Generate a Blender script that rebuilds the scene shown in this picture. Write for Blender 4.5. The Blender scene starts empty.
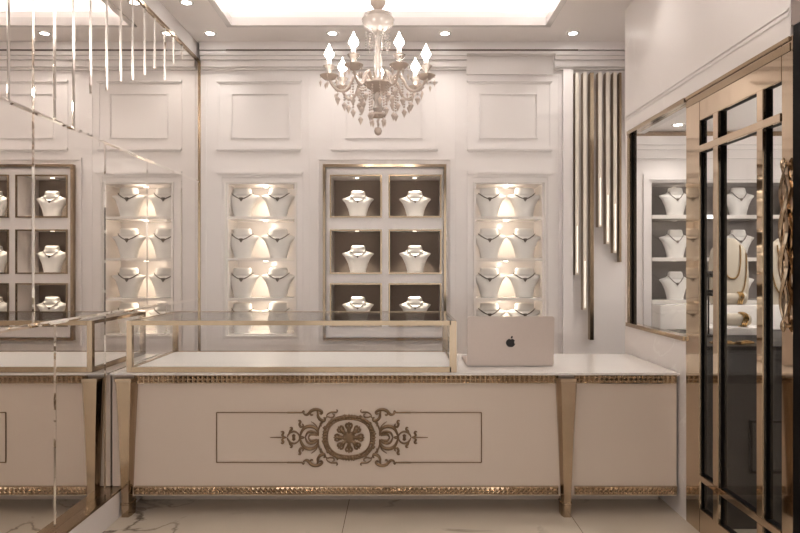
import bpy, bmesh, math, random
from mathutils import Vector, Matrix
random.seed(7)
PI = math.pi
S = bpy.context.scene
COL = S.collection
CZ = 1.6; F = 640.0

# ---------------------------------------------------------------- measures
def PX(x, Y): return (x-400)/F*Y
def PZ(y, Y): return CZ-(y-266.5)/F*Y
DW = 5.945           # back wall
DC = 4.08            # counter front
XM = -1.862          # mirror plane
XR = 1.80            # right wall plane
HC = 3.656           # soffit height

# ---------------------------------------------------------------- materials
def mat(name, col, rough=.5, metal=0, coat=0, emis=None, es=0, spec=None, trans=0, ior=None):
    m = bpy.data.materials.new(name); m.use_nodes = True
    b = m.node_tree.nodes['Principled BSDF']
    b.inputs['Base Color'].default_value = (*col, 1)
    b.inputs['Roughness'].default_value = rough
    b.inputs['Metallic'].default_value = metal
    b.inputs['Coat Weight'].default_value = coat
    b.inputs['Coat Roughness'].default_value = .06
    if spec is not None: b.inputs['Specular IOR Level'].default_value = spec
    if trans: b.inputs['Transmission Weight'].default_value = trans
    if ior: b.inputs['IOR'].default_value = ior
    if emis:
        b.inputs['Emission Color'].default_value = (*emis, 1)
        b.inputs['Emission Strength'].default_value = es
    return m
def noise_tint(m, amount=.06, scale=6, bump=0):
    nt = m.node_tree; b = nt.nodes['Principled BSDF']
    tc = nt.nodes.new('ShaderNodeTexCoord'); n = nt.nodes.new('ShaderNodeTexNoise')
    n.inputs['Scale'].default_value = scale; n.inputs['Detail'].default_value = 4
    nt.links.new(tc.outputs['Object'], n.inputs['Vector'])
    mx = nt.nodes.new('ShaderNodeMix'); mx.data_type = 'RGBA'
    c = b.inputs['Base Color'].default_value
    mx.inputs[6].default_value = [v*(1-amount) for v in c[:3]]+[1]
    mx.inputs[7].default_value = [min(1, v*(1+amount)) for v in c[:3]]+[1]
    nt.links.new(n.outputs['Fac'], mx.inputs[0]); nt.links.new(mx.outputs[2], b.inputs['Base Color'])
    if bump:
        bp = nt.nodes.new('ShaderNodeBump'); bp.inputs['Strength'].default_value = bump
        nt.links.new(n.outputs['Fac'], bp.inputs['Height']); nt.links.new(bp.outputs['Normal'], b.inputs['Normal'])
    return m
def marble(name, base, vein, rough, scale, dist, width, wash=.06, thr=.5):
    m = mat(name, base, rough, coat=.3 if rough < .3 else 0); nt = m.node_tree; b = nt.nodes['Principled BSDF']
    N = nt.nodes.new; L = nt.links.new
    tc = N('ShaderNodeTexCoord'); n = N('ShaderNodeTexNoise'); n.inputs['Scale'].default_value = scale
    n.inputs['Detail'].default_value = 6; n.inputs['Distortion'].default_value = dist
    L(tc.outputs['Object'], n.inputs['Vector'])
    s = N('ShaderNodeMath'); s.operation = 'SUBTRACT'; s.inputs[1].default_value = .5; L(n.outputs['Fac'], s.inputs[0])
    a = N('ShaderNodeMath'); a.operation = 'ABSOLUTE'; L(s.outputs[0], a.inputs[0])
    r = N('ShaderNodeMapRange'); r.inputs[1].default_value = 0; r.inputs[2].default_value = width
    r.inputs[3].default_value = 1; r.inputs[4].default_value = 0; L(a.outputs[0], r.inputs[0])
    n2 = N('ShaderNodeTexNoise'); n2.inputs['Scale'].default_value = scale*.9; L(tc.outputs['Object'], n2.inputs['Vector'])
    g = N('ShaderNodeMapRange'); g.inputs[1].default_value = thr; g.inputs[2].default_value = thr+.12; L(n2.outputs['Fac'], g.inputs[0])
    mu = N('ShaderNodeMath'); mu.operation = 'MULTIPLY'; L(r.outputs[0], mu.inputs[0]); L(g.outputs[0], mu.inputs[1])
    m1 = N('ShaderNodeMix'); m1.data_type = 'RGBA'; m1.inputs[6].default_value = [v*(1-wash) for v in base]+[1]
    m1.inputs[7].default_value = [v*(1+wash) for v in base]+[1]
    n3 = N('ShaderNodeTexNoise'); n3.inputs['Scale'].default_value = 1.3; L(tc.outputs['Object'], n3.inputs['Vector']); L(n3.outputs['Fac'], m1.inputs[0])
    m2 = N('ShaderNodeMix'); m2.data_type = 'RGBA'; m2.inputs[7].default_value = (*vein, 1)
    L(mu.outputs[0], m2.inputs[0]); L(m1.outputs[2], m2.inputs[6]); L(m2.outputs[2], b.inputs['Base Color'])
    return m
def glass_thin(name, tint=(1, 1, 1), ior=1.45):
    m = bpy.data.materials.new(name); m.use_nodes = True; nt = m.node_tree; nt.nodes.clear()
    o = nt.nodes.new('ShaderNodeOutputMaterial'); t = nt.nodes.new('ShaderNodeBsdfTransparent'); t.inputs[0].default_value = (*tint, 1)
    g = nt.nodes.new('ShaderNodeBsdfGlossy'); g.inputs['Roughness'].default_value = .01
    fr = nt.nodes.new('ShaderNodeFresnel')
    ge = nt.nodes.new('ShaderNodeNewGeometry'); ma = nt.nodes.new('ShaderNodeMath'); ma.operation = 'MULTIPLY_ADD'
    ma.inputs[1].default_value = 1/ior-ior; ma.inputs[2].default_value = ior   # same reflectance on both faces of the thin pane
    nt.links.new(ge.outputs['Backfacing'], ma.inputs[0]); nt.links.new(ma.outputs[0], fr.inputs[0])
    mx = nt.nodes.new('ShaderNodeMixShader')
    nt.links.new(fr.outputs[0], mx.inputs[0]); nt.links.new(t.outputs[0], mx.inputs[1]); nt.links.new(g.outputs[0], mx.inputs[2]); nt.links.new(mx.outputs[0], o.inputs[0])
    return m
M = dict(
 white=noise_tint(mat('white_lacquer', (.79, .745, .725), .22, coat=.25), .02, 2),
 ceil=noise_tint(mat('ceiling_paint', (.87, .82, .80), .45), .02, 2),
 panel=noise_tint(mat('counter_lacquer', (.64, .54, .455), .3, coat=.2), .03, 1.5),
 top=noise_tint(mat('white_stone_top', (.78, .74, .70), .15, coat=.3), .03, 3),
 gold=noise_tint(mat('champagne_metal', (.39, .295, .205), .14, 1), .08, 9),
 golds=noise_tint(mat('brushed_champagne_metal', (.39, .295, .20), .2, 1), .08, 14),
 goldm=noise_tint(mat('mirror_polished_gold', (.60, .485, .365), .05, 1), .05, 5),
 stud=noise_tint(mat('pyramid_stud_metal', (.42, .32, .225), .08, 1), .08, 9),
 bright=noise_tint(mat('polished_bright_metal', (.80, .72, .62), .1, 1), .04, 9),
 bronze=noise_tint(mat('bronze_inlay', (.22, .145, .085), .4, .7), .2, 40),
 strip=noise_tint(mat('gap_shadow_and_beam_brown', (.13, .09, .075), .5), .1, 10),
 mirror=mat('mirror_glass', (.88, .85, .82), .0, 1),
 bevel=mat('bevelled_mirror_edge', (.93, .90, .86), .03, 1),
 brown=noise_tint(mat('taupe_velvet', (.21, .165, .135), .8), .12, 60),
 grey=noise_tint(mat('grey_felt', (.20, .175, .165), .8), .08, 60),
 bust=noise_tint(mat('white_leatherette', (.76, .74, .71), .45), .03, 30),
 beige=noise_tint(mat('beige_velvet', (.38, .33, .26), .8), .08, 60),
 chain=noise_tint(mat('dark_silver_chain', (.17, .145, .125), .3, .9), .2, 60),
 goldj=noise_tint(mat('yellow_gold', (.55, .36, .14), .2, 1), .1, 30),
 brownw=noise_tint(mat('dark_brown_wall', (.16, .12, .10), .5), .05, 4),
 black=noise_tint(mat('black_gloss', (.006, .005, .005), .35, spec=.05), .2, 5),
 darkp=noise_tint(mat('black_brown_lacquer', (.012, .0095, .008), .35), .15, 5),
 silver=noise_tint(mat('anodised_aluminium', (.60, .52, .47), .35, .6), .03, 60),
 key=mat('matte_black', (.015, .012, .012), .5),
 glass=glass_thin('clear_glass', (1, 1, 1), 1.3), glass2=glass_thin('anti_reflective_glass', (1, 1, 1), 1.18),
 crystal=mat('smoky_crystal', (.72, .60, .52), .2, 0, trans=.15, ior=1.5, coat=.6),
 cryst2=mat('pale_crystal', (.85, .77, .71), .12, 0, trans=.6, ior=1.45, coat=.6),
 led=mat('led_strip', (1, 1, 1), .5, emis=(1, .985, .95), es=42),
 lamp=mat('downlight_emitter', (1, 1, 1), .5, emis=(1, .96, .90), es=25),
 bulb=mat('flame_bulb', (1, 1, 1), .5, emis=(1, .96, .90), es=26),

 barm=noise_tint(mat('satin_champagne_bar', (.80, .72, .63), .38, .3), .05, 9), globe=mat('added_globe_glow', (1, 1, 1), .5, emis=(1, .95, .88), es=45), line=mat('warm_light_line', (1, 1, 1), .5, emis=(1, .88, .66), es=.85),
 spot=mat('mini_spot_emitter', (1, 1, 1), .5, emis=(1, .88, .72), es=2.5),
 marble=marble('cream_marble_wall', (.74, .69, .665), (.82, .78, .75), .32, .9, 1.2, .012, .02),
)
# polished marble floor with tile joints
def floor_mat():
    m = marble('polished_marble_floor', (.64, .565, .465), (.13, .095, .07), .12, .8, 1.5, .018, .14, .47)
    nt = m.node_tree; b = nt.nodes['Principled BSDF']; N = nt.nodes.new; L = nt.links.new
    src = b.inputs['Base Color'].links[0].from_socket
    tc = N('ShaderNodeTexCoord'); sp = N('ShaderNodeSeparateXYZ'); L(tc.outputs['Object'], sp.inputs[0])
    outs = []
    for ax, off, per in ((0, .35, 1.447), (1, -4.72, 1.447)):
        a = N('ShaderNodeMath'); a.operation = 'ADD'; a.inputs[1].default_value = off+per*20; L(sp.outputs[ax], a.inputs[0])
        mo = N('ShaderNodeMath'); mo.operation = 'MODULO'; mo.inputs[1].default_value = per; L(a.outputs[0], mo.inputs[0])
        lt = N('ShaderNodeMath'); lt.operation = 'LESS_THAN'; lt.inputs[1].default_value = .004; L(mo.outputs[0], lt.inputs[0]); outs.append(lt)
    mxm = N('ShaderNodeMath'); mxm.operation = 'MAXIMUM'; L(outs[0].outputs[0], mxm.inputs[0]); L(outs[1].outputs[0], mxm.inputs[1])
    mx = N('ShaderNodeMix'); mx.data_type = 'RGBA'; mx.inputs[7].default_value = (.16, .11, .08, 1)
    L(mxm.outputs[0], mx.inputs[0]); L(src, mx.inputs[6]); L(mx.outputs[2], b.inputs['Base Color'])
    return m
M['floor'] = floor_mat()

# ---------------------------------------------------------------- mesh helpers
def BM(): return bmesh.new()
def box(bm, x0, x1, y0, y1, z0, z1, bev=0):
    x0, x1 = sorted((x0, x1)); y0, y1 = sorted((y0, y1)); z0, z1 = sorted((z0, z1))
    v = [bm.verts.new(p) for p in ((x0,y0,z0),(x1,y0,z0),(x1,y1,z0),(x0,y1,z0),(x0,y0,z1),(x1,y0,z1),(x1,y1,z1),(x0,y1,z1))]
    fs = [bm.faces.new([v[i] for i in q]) for q in ((0,3,2,1),(4,5,6,7),(0,1,5,4),(1,2,6,5),(2,3,7,6),(3,0,4,7))]
    if bev:
        es = {e for f in fs for e in f.edges}
        bmesh.ops.bevel(bm, geom=list(es), offset=bev, segments=2, affect='EDGES')
def ring(bm, c, rx, ry, n, ang=0, p=2.0, z=None):
    out = []
    for i in range(n):
        a = ang+2*PI*i/n; ca, sa = math.cos(a), math.sin(a)
        out.append(bm.verts.new((c[0]+rx*math.copysign(abs(ca)**(2/p), ca), c[1]+ry*math.copysign(abs(sa)**(2/p), sa), c[2])))
    return out
def loft(bm, rings, cap=True):
    for a, b in zip(rings, rings[1:]):
        n = len(a)
        for i in range(n): bm.faces.new((a[i], a[(i+1)%n], b[(i+1)%n], b[i]))
    if cap:
        bm.faces.new(list(reversed(rings[0]))); bm.faces.new(rings[-1])
def lathe(bm, prof, c=(0,0,0), n=20):
    loft(bm, [ring(bm, (c[0], c[1], c[2]+z), max(r, .0005), max(r, .0005), n) for r, z in prof])
def tube(bm, pts, r, n=6, closed=False):
    pts = [Vector(p) for p in pts]; m = len(pts); rs = []
    rad = r if isinstance(r, (list, tuple)) else [r]*m
    up = None
    for i, p in enumerate(pts):
        t = (pts[(i+1) % m]-pts[i-1]) if closed else (pts[min(i+1, m-1)]-pts[max(i-1, 0)])
        if t.length < 1e-9: t = Vector((0, 0, 1))
        t.normalize()
        if up is None:
            up = Vector((0, 0, 1)) if abs(t.z) < .9 else Vector((1, 0, 0))
        s = t.cross(up)
        if s.length < 1e-4: s = t.cross(Vector((0, 1, 0)))
        s.normalize(); up = s.cross(t).normalized()
        rs.append([bm.verts.new(p+(s*math.cos(2*PI*k/n)+up*math.sin(2*PI*k/n))*rad[i]) for k in range(n)])
    if closed:
        rs.append(rs[0]); loft(bm, rs, False)
    else: loft(bm, rs)
def octa(bm, c, rx, ry, rz, n=6, skew=0):
    t = bm.verts.new((c[0], c[1], c[2]+rz)); b = bm.verts.new((c[0], c[1], c[2]-rz*(1+skew)))
    r = [bm.verts.new((c[0]+rx*math.cos(2*PI*i/n), c[1]+ry*math.sin(2*PI*i/n), c[2]+rz*.1)) for i in range(n)]
    for i in range(n):
        bm.faces.new((r[i], r[(i+1)%n], t)); bm.faces.new((r[(i+1)%n], r[i], b))
def extrude_poly(bm, pts, y0, y1):
    """pts: (x, z) outline, extruded along y"""
    a = [bm.verts.new((x, y0, z)) for x, z in pts]; b = [bm.verts.new((x, y1, z)) for x, z in pts]
    n = len(pts); bm.faces.new(a); bm.faces.new(list(reversed(b)))
    for i in range(n): bm.faces.new((a[(i+1)%n], a[i], b[i], b[(i+1)%n]))
def frame(bm, x0, x1, z0, z1, y0, y1, w):
    """rectangular picture frame facing -y"""
    box(bm, x0, x1, y0, y1, z1-w, z1); box(bm, x0, x1, y0, y1, z0, z0+w)
    box(bm, x0, x0+w, y0, y1, z0+w, z1-w); box(bm, x1-w, x1, y0, y1, z0+w, z1-w)
def obj(name, bm, m, parent=None, smooth=False, loc=None):
    bmesh.ops.recalc_face_normals(bm, faces=bm.faces[:])
    me = bpy.data.meshes.new(name); bm.to_mesh(me); bm.free()
    o = bpy.data.objects.new(name, me); COL.objects.link(o)
    me.materials.append(M[m] if isinstance(m, str) else m)
    if smooth:
        for p in me.polygons: p.use_smooth = True
        try: me.set_sharp_from_angle(angle=math.radians(38))
        except Exception: pass
    if parent: o.parent = parent
    if loc: o.location = loc
    return o
def tag(o, label, cat, group=None):
    o['label'] = label; o['category'] = cat
    if group: o['group'] = group
    return o
def thing(name, label, cat, loc=(0,0,0), group=None):
    o = bpy.data.objects.new(name, None); COL.objects.link(o); o.location = loc
    o.empty_display_size = .1
    return tag(o, label, cat, group)
def struct(name, bm, m, smooth=False):
    o = obj(name, bm, m, None, smooth); o['kind'] = 'structure'; return o
def dup(o, loc, label, group=None):
    c = o.copy(); COL.objects.link(c); c.location = loc; c['label'] = label
    if group: c['group'] = group
    for ch in list(o.children):
        d = ch.copy(); COL.objects.link(d); d.parent = c
        for g in list(ch.children):
            e = g.copy(); COL.objects.link(e); e.parent = d
    return c
def light(kind, loc, power, col=(1, .92, .82), size=.05, rot=(0,0,0), spot=None, blend=.5):
    l = bpy.data.lights.new('lamp', kind); l.energy = power; l.color = col
    if kind == 'AREA': l.shape = 'DISK'; l.size = size
    else: l.shadow_soft_size = size
    if spot: l.spot_size = spot; l.spot_blend = blend
    o = bpy.data.objects.new(kind.lower()+'_light', l); COL.objects.link(o); o.location = loc; o.rotation_euler = rot
    return o

# ================================================================ SETTING
b = BM(); box(b, -2.3, 5.2, -2.5, 6.6, -.1, 0); struct('floor', b, 'floor')

# ceiling : soffit with a tray opening, tray lip, cove walls, tray top
TX0, TX1, TY0, TY1 = -1.456, 1.264, 1.4, 5.45
b = BM()
zt = HC+.12
XO = 2.14
box(b, -2.0, TX0, -2.5, 6.4, HC, zt); box(b, TX1, XO, -2.5, 6.4, HC, zt)
box(b, TX0, TX1, TY1, 6.4, HC, zt); box(b, TX0, TX1, -2.5, TY0, HC, zt)
e = .32; zc = 4.06
box(b, TX0-e, TX1+e, TY0-e, TY1+e, zc, zc+.08)
box(b, TX0-e-.05, TX0-e, TY0-e, TY1+e, zt-.002, zc+.05); box(b, TX1+e, TX1+e+.05, TY0-e, TY1+e, zt-.002, zc+.05)
box(b, TX0-e, TX1+e, TY1+e, TY1+e+.05, zt-.002, zc+.05); box(b, TX0-e, TX1+e, TY0-e-.05, TY0-e, zt-.002, zc+.05)
struct('ceiling', b, 'ceil')
b = BM()   # moulded lip round the tray
for w, z0, z1 in ((.05, HC-.012, HC+.012), (.03, HC+.012, HC+.055)):
    box(b, TX0-w+.03, TX0+.03, TY0, TY1, z0, z1); box(b, TX1-.03, TX1-.03+w, TY0, TY1, z0, z1)
    box(b, TX0-w+.03, TX1-.03+w, TY1-.03, TY1-.03+w, z0, z1)
struct('trim_1', b, 'white')
b = BM()   # led strips on the ledge of the cove
q = .10
box(b, TX0-.22, TX1+.22, TY1+.16, TY1+.18, zt+.001, zt+.02)
box(b, TX0-.22, TX1+.22, TY0-.18, TY0-.16, zt+.001, zt+.02)
box(b, TX0-.18, TX0-.16, TY0, TY1, zt+.001, zt+.02); box(b, TX1+.16, TX1+.18, TY0, TY1, zt+.001, zt+.02)
led = obj('led_strip', b, 'led'); tag(led, 'glowing white light strip hidden round the recessed ceiling tray', 'light strip')

# ---- back wall with niche openings
def X(p): return PX(p, DW)
def Z(p): return PZ(p, DW)
ND = .35
openings = [(X(226), X(296.5), Z(336), Z(182.5)), (X(327), X(442.5), Z(337), Z(169)), (X(474), X(544.5), Z(336), Z(182.5))]
# the wider cabinet opening in the side room
SC = (X(649.5), X(835), Z(345), Z(181))
b = BM()
xs = [-2.0]
for x0, x1, z0, z1 in openings+[SC]:
    box(b, xs[-1], x0, DW, DW+.12, 0, HC+.02)
    box(b, x0, x1, DW, DW+.12, 0, z0); box(b, x0, x1, DW, DW+.12, z1, HC+.02)
    xs.append(x1)
box(b, xs[-1], 5.2, DW, DW+.12, 0, HC+.02)
struct('wall_back', b, 'white')
# crown: stepped moulding, dark strip coloured as the shadow in a gap
def crown(b, x0, x1, Y):
    for zt_, zb_, p in ((54.5, 58.5, .10), (58.5, 62, .08), (62, 64, .05), (64, 68.5, .06), (68.5, 70.5, .03)):
        box(b, x0, x1, Y-p, Y+.001, Z(zb_), Z(zt_))
b = BM(); crown(b, XM+.03, X(466), DW); crown(b, X(553), 3.6, DW)
for zt_, zb_, p in ((54.5, 57, .10), (57, 75, .02)):
    box(b, X(466), X(553), DW-p, DW+.001, Z(zb_), Z(zt_))
struct('trim_2', b, 'white')
b = BM(); box(b, XM+.03, 2.1, DW-.10, DW-.001, Z(53.1), HC-.001); struct('trim_13', b, 'ceil')
b = BM(); box(b, X(229), X(575), DW-.106, DW-.001, Z(54.5), Z(53.1)); struct('trim_3', b, 'strip')
# raised panels on the back wall
def profile_frame(b, x0, x1, z0, z1, w=.03, d=.022):
    frame(b, x0, x1, z0, z1, DW-d*.5, DW+.001, w)
    frame(b, x0+w*.25, x1-w*.25, z0+w*.25, z1-w*.25, DW-d, DW-d*.4, w*.45)
b = BM()
for x0, x1 in ((230.7, 290), (345, 423), (479, 538)): profile_frame(b, X(x0), X(x1), Z(139), Z(93), .020, .011)
for x0, x1 in ((217, 301.5), (331, 438), (467, 552)):
    # ledges above and below the square panels
    for y, h in ((80.5, 1.8), (148, 2.2)):
        box(b, X(x0), X(x1), DW-.022, DW+.001, Z(y+h), Z(y)); box(b, X(x0)+.01, X(x1)-.01, DW-.010, DW+.001, Z(y+h+1.6), Z(y+h))
    frame(b, X(x0), X(x1), Z(149), Z(81), DW-.006, DW+.001, .02)
for x0, x1 in ((217, 303), (467, 553)):
    box(b, X(x0), X(x1), DW-.022, DW+.001, Z(173.5), Z(171.5)); box(b, X(x0)+.01, X(x1)-.01, DW-.018, DW+.001, Z(175), Z(173.5))
    frame(b, X(x0), X(x1), Z(345), Z(172), DW-.009, DW+.001, .028)
    frame(b, X(x0)+.028, X(x1)-.028, Z(345)+.028, Z(172)-.028, DW-.008, DW+.001, .02)
frame(b, X(317), X(452), Z(346), Z(158), DW-.014, DW+.001, .02)
# pilaster lines
for x in (205, 308, 457, 560):
    box(b, X(x)-.012, X(x)+.012, DW-.004, DW+.001, .3, Z(74))
struct('trim_4', b, 'white')

# pilaster beside the metal bars, recess frame
b = BM(); box(b, X(562), X(571.5), DW-.05, DW+.001, .1, Z(71)); struct('trim_5', b, 'white')

# ---- niches (lined boxes in the wall, with shelves and tiny spots)
def niche(label, op, rowsy):
    x0, x1, z0, z1 = op
    t = thing('display_niche', label, 'display shelving', ((x0+x1)/2, DW, z0))
    cx = (x0+x1)/2
    def R(bm): bmesh.ops.translate(bm, verts=bm.verts, vec=(-cx, -DW, -z0)); return bm
    b = BM(); w = .02
    box(b, x0, x0+w, DW+.001, DW+ND, z0, z1); box(b, x1-w, x1, DW+.001, DW+ND, z0, z1)
    box(b, x0, x1, DW+.001, DW+ND, z1-.015, z1)
    obj('niche_lining', R(b), 'white', t)
    b = BM(); box(b, x0, x1, DW+ND, DW+ND+.02, z0, z1); obj('back_panel', R(b), 'white', t)
    b = BM(); frame(b, x0-.004, x1+.004, z0-.004, z1+.004, DW-.012, DW+.004, .008); obj('edge_trim', R(b), 'top', t)
    for y in rowsy:
        b = BM(); z = Z(y); box(b, x0+.003, x1-.003, DW+.004, DW+ND-.002, z-.025, z, .003); obj('shelf', R(b), 'top', t)
    tops = [z1-.015]+[Z(y)-.025 for y in rowsy[:-1]]
    for z in tops:
        b = BM(); lathe(b, [(.022, -.008), (.022, 0)], (cx, DW+.20, z), 14); o = obj('mini_spotlight', R(b), 'spot', t)
        light('SPOT', (cx, DW+.22, z-.012), NICHE_W, (1, .84, .64), 0, (math.radians(6), 0, 0), math.radians(100), .8)
        light('POINT', (cx, DW+.10, z-.03), NICHE_P, (1, .86, .70), 0)
    return t
NICHE_W = 4.0; NICHE_P = .95
rows = [216.5, 258, 298, 334]
niche('tall lit white wall niche of four shelves left of the gold framed cabinet', openings[0], rows)
niche('tall lit white wall niche of four shelves behind the open laptop', openings[2], rows)

# ---- centre gold framed cabinet with six boxes
cxc = X(384.7)
t = thing('display_cabinet', 'gold framed wall cabinet of six taupe lined compartments', 'display cabinet', (cxc, DW, Z(339)))
z0c = Z(339)
def R(bm): bmesh.ops.translate(bm, verts=bm.verts, vec=(-cxc, -DW, -z0c)); return bm
b = BM(); frame(b, X(323.5), X(446), Z(340), Z(165), DW-.05, DW+.03, .024); obj('gold_frame', R(b), 'gold', t)
cells = [(330.5, 381.5), (389, 441)]; crow = [(175.5, 217.5), (230, 273.5), (283.5, 326)]
b = BM()
xx = [326.5, 330.5, 381.5, 389, 441, 443]
yA, yB = DW-.02, DW+ND
gx0, gx1, gz0, gz1 = X(327), X(442.5), Z(337), Z(169)
box(b, gx0, X(330.5), yA, yB, gz0, gz1); box(b, X(381.5), X(389), yA, yB, gz0, gz1); box(b, X(441), gx1, yA, yB, gz0, gz1)
zz = [gz1]+[Z(v) for r_ in crow for v in r_]+[gz0]
for c0, c1 in cells:
    for k in range(0, 8, 2): box(b, X(c0), X(c1), yA, yB, zz[k+1], zz[k])
obj('cabinet_grid', R(b), 'white', t)
b = BM(); box(b, gx0, gx1, yB, yB+.02, gz0, gz1); obj('back_panel', R(b), 'brown', t)
for c0, c1 in cells:
    for r0, r1 in crow:
        b = BM(); frame(b, X(c0)-.004, X(c1)+.004, Z(r1)-.004, Z(r0)+.004, yA-.012, yA+.001, .014); obj('compartment_trim', R(b), 'golds', t)
        cx = (X(c0)+X(c1))/2
        b = BM(); lathe(b, [(.018, -.006), (.018, 0)], (cx, DW+.16, Z(r0)), 14); obj('mini_spotlight', R(b), 'spot', t)
        light('SPOT', (cx, DW+.13, Z(r0)-.01), 12, (1, .88, .72), 0, (math.radians(10), 0, 0), math.radians(75), .7)

# ---- busts and necklaces
def prof_at(P, z):
    for (z0, w0, d0), (z1, w1, d1) in zip(P, P[1:]):
        if z0 <= z <= z1:
            f = (z-z0)/(z1-z0); return w0+(w1-w0)*f, d0+(d1-d0)*f
    return P[-1][1:]
def bust_mesh(P, sub=3):
    b = BM(); rs = []
    zs = []
    for (a, _, _), (c, _, _) in zip(P, P[1:]): zs += [a+(c-a)*k/sub for k in range(sub)]
    zs.append(P[-1][0])
    for z in zs:
        w, d = prof_at(P, z); rs.append(ring(b, (0, 0, z), w, d, 28, 0, 2.3))
    loft(b, rs); return b
P1 = [(0, .070, .045), (.02, .070, .045), (.09, .086, .052), (.15, .112, .05), (.178, .136, .04), (.19, .138, .032), (.197, .118, .033), (.207, .082, .036), (.222, .066, .036), (.245, .061, .036), (.257, .058, .034), (.262, .050, .028)]
P1 = [(z_, w_*1.09, d_*1.05) for z_, w_, d_ in P1]
P2 = [(0, .080, .05), (.02, .082, .05), (.09, .100, .058), (.16, .130, .052), (.19, .160, .042), (.203, .163, .033), (.210, .140, .034), (.218, .100, .038), (.235, .088, .038), (.262, .086, .038), (.274, .082, .034), (.280, .072, .028)]
def neck_mesh(P, zside, xside, zlow, r, beads=True):
    b = BM(); pts = []
    n = 26
    for i in range(n+1):
        u = -1+2*i/n; x = xside*u; z = zlow+(zside-zlow)*(abs(u)**1.7)
        w, d = prof_at(P, z); s = max(0, 1-(abs(x)/w)**2.3)**(1/2.3) if abs(x) < w else 0
        pts.append((x, -(d*s)-r-.001, z))
    tube(b, pts, r, 6)
    for i in range(2, n-1, 1): octa(b, pts[i], r*1.9, r*1.9, r*1.5, 6)
    return b, pts[n//2]
def pend_mesh(p, s, h):
    b = BM()
    y = p[1]-.003
    extrude_poly(b, [(-s, p[2]+h*.25), (-s*.5, p[2]+h*.45), (s*.5, p[2]+h*.45), (s, p[2]+h*.25), (s*.35, p[2]-h*.6), (0, p[2]-h), (-s*.35, p[2]-h*.6)], y-.005, y+.004)
    octa(b, (0, y-.006, p[2]), s*.5, .004, h*.35, 8)
    return b
def bust_thing(P, m, name='necklace_bust'):
    o = obj(name, bust_mesh(P), m, None, True); return o
EX = {}
def bust(key, P, m, neck, loc, label, cat, group, nlabel, ngroup, chainm='chain'):
    if key not in EX:
        o = bust_thing(P, m); o.location = loc; tag(o, label, 'necklace bust', group)
        nb, mid = neck_mesh(P, *neck); nk = obj('necklace', nb, chainm, None, True, loc)
        tag(nk, nlabel, 'necklace', ngroup)
        obj('pendant', pend_mesh(mid, neck[3]*5.5, neck[3]*6.5), chainm, nk)
        EX[key] = (o, nk)
    else:
        o, nk = EX[key]; dup(o, loc, label, group); dup(nk, loc, nlabel, ngroup)
rown = ['top', 'second', 'third', 'bottom']
for side, xs_, nm in (('L', (242.5, 278.5), 'niche left of the gold framed cabinet'), ('R', (489, 524), 'niche behind the laptop')):
    for ri, y in enumerate(rows):
        for ci, x in enumerate(xs_):
            s = ('left', 'right')[ci]; yy = DW+.13; nm2 = 'left of the gold framed cabinet' if side == 'L' else 'behind the laptop'
            bust('n', P2, 'bust', (.232, .105, .172, .0042), (PX(x, yy), yy, Z(y)+.001),
                 f'white bust, {s} on the {rown[ri]} shelf, niche {nm2}', '', 'busts in the two lit wall niches',
                 f'dark necklace on {s} bust, {rown[ri]} shelf, niche {nm2}', 'necklaces in the two lit wall niches')
for ri, (r0, r1) in enumerate(crow):
    for ci, (c0, c1) in enumerate(cells):
        s = ('left', 'right')[ci]; rn = ('top', 'middle', 'bottom')[ri]; yy = DW+.17
        bust('c', P1, 'bust', (.222, .078, .160, .0026), (PX((358, 415)[ci], yy), yy, Z(r1)+.001),
             f'small white bust in the {rn} {s} compartment of the gold framed cabinet', '', 'busts in the gold framed cabinet',
             f'fine pendant necklace in the {rn} {s} compartment of the gold framed cabinet', 'necklaces in the gold framed cabinet')

# ================================================================ LEFT MIRROR WALL
b = BM(); box(b, XM-.15, XM-.012, -2.5, DW, 0, HC+.02)
struct('wall_left', b, 'white')
b = BM(); box(b, XM-.012, XM+.004, .2, DW-.001, 3.512, HC); struct('trim_6', b, 'white')
mr = thing('wall_mirror', 'large wall mirror with sloping bright lines, left of the counter', 'mirror', (XM, 3, .18))
def Rm(bm): bmesh.ops.translate(bm, verts=bm.verts, vec=(-XM, -3, -.18)); return bm
b = BM(); box(b, XM-.011, XM, .2, DW-.002, .18, 3.49); obj('mirror_sheet', Rm(b), 'mirror', mr)
def bev(b, y0, y1, z0, z1, t=.005):
    """low ridge on the mirror, chamfered to both sides"""
    if abs(y1-y0) < abs(z1-z0):
        c = (y0+y1)/2
        a = [b.verts.new(p) for p in ((XM, y0, z0), (XM+t, c, z0), (XM, y1, z0), (XM, y0, z1), (XM+t, c, z1), (XM, y1, z1))]
    else:
        c = (z0+z1)/2
        a = [b.verts.new(p) for p in ((XM, y0, z0), (XM+t, y0, c), (XM, y0, z1), (XM, y1, z0), (XM+t, y1, c), (XM, y1, z1))]
    for q in ((0,1,2), (5,4,3), (0,3,4,1), (1,4,5,2), (2,5,3,0)): b.faces.new([a[i] for i in q])
for z in (2.385, 1.30):
    b = BM(); bev(b, .3, DW-.02, z-.011, z+.011); obj('bevel_joint', Rm(b), 'bevel', mr)
for y, z0, z1 in ((3.25, 1.315, 3.48), (4.04, 1.315, 2.37), (4.71, 1.315, 2.37), (5.45, 1.315, 2.37), (3.454, .2, 1.285), (4.04, .2, 1.285), (5.1, .2, 1.285)):
    b = BM(); bev(b, y-.013, y+.013, z0, z1); obj('bevel_joint', Rm(b), 'bevel', mr)
b = BM(); box(b, XM-.01, XM+.012, .25, DW-.003, 3.488, 3.512); obj('top_rail', Rm(b), 'golds', mr)
b = BM(); box(b, XM-.01, XM+.012, DW-.010, DW-.002, .19, 3.487); obj('corner_rail', Rm(b), 'golds', mr)
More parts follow.
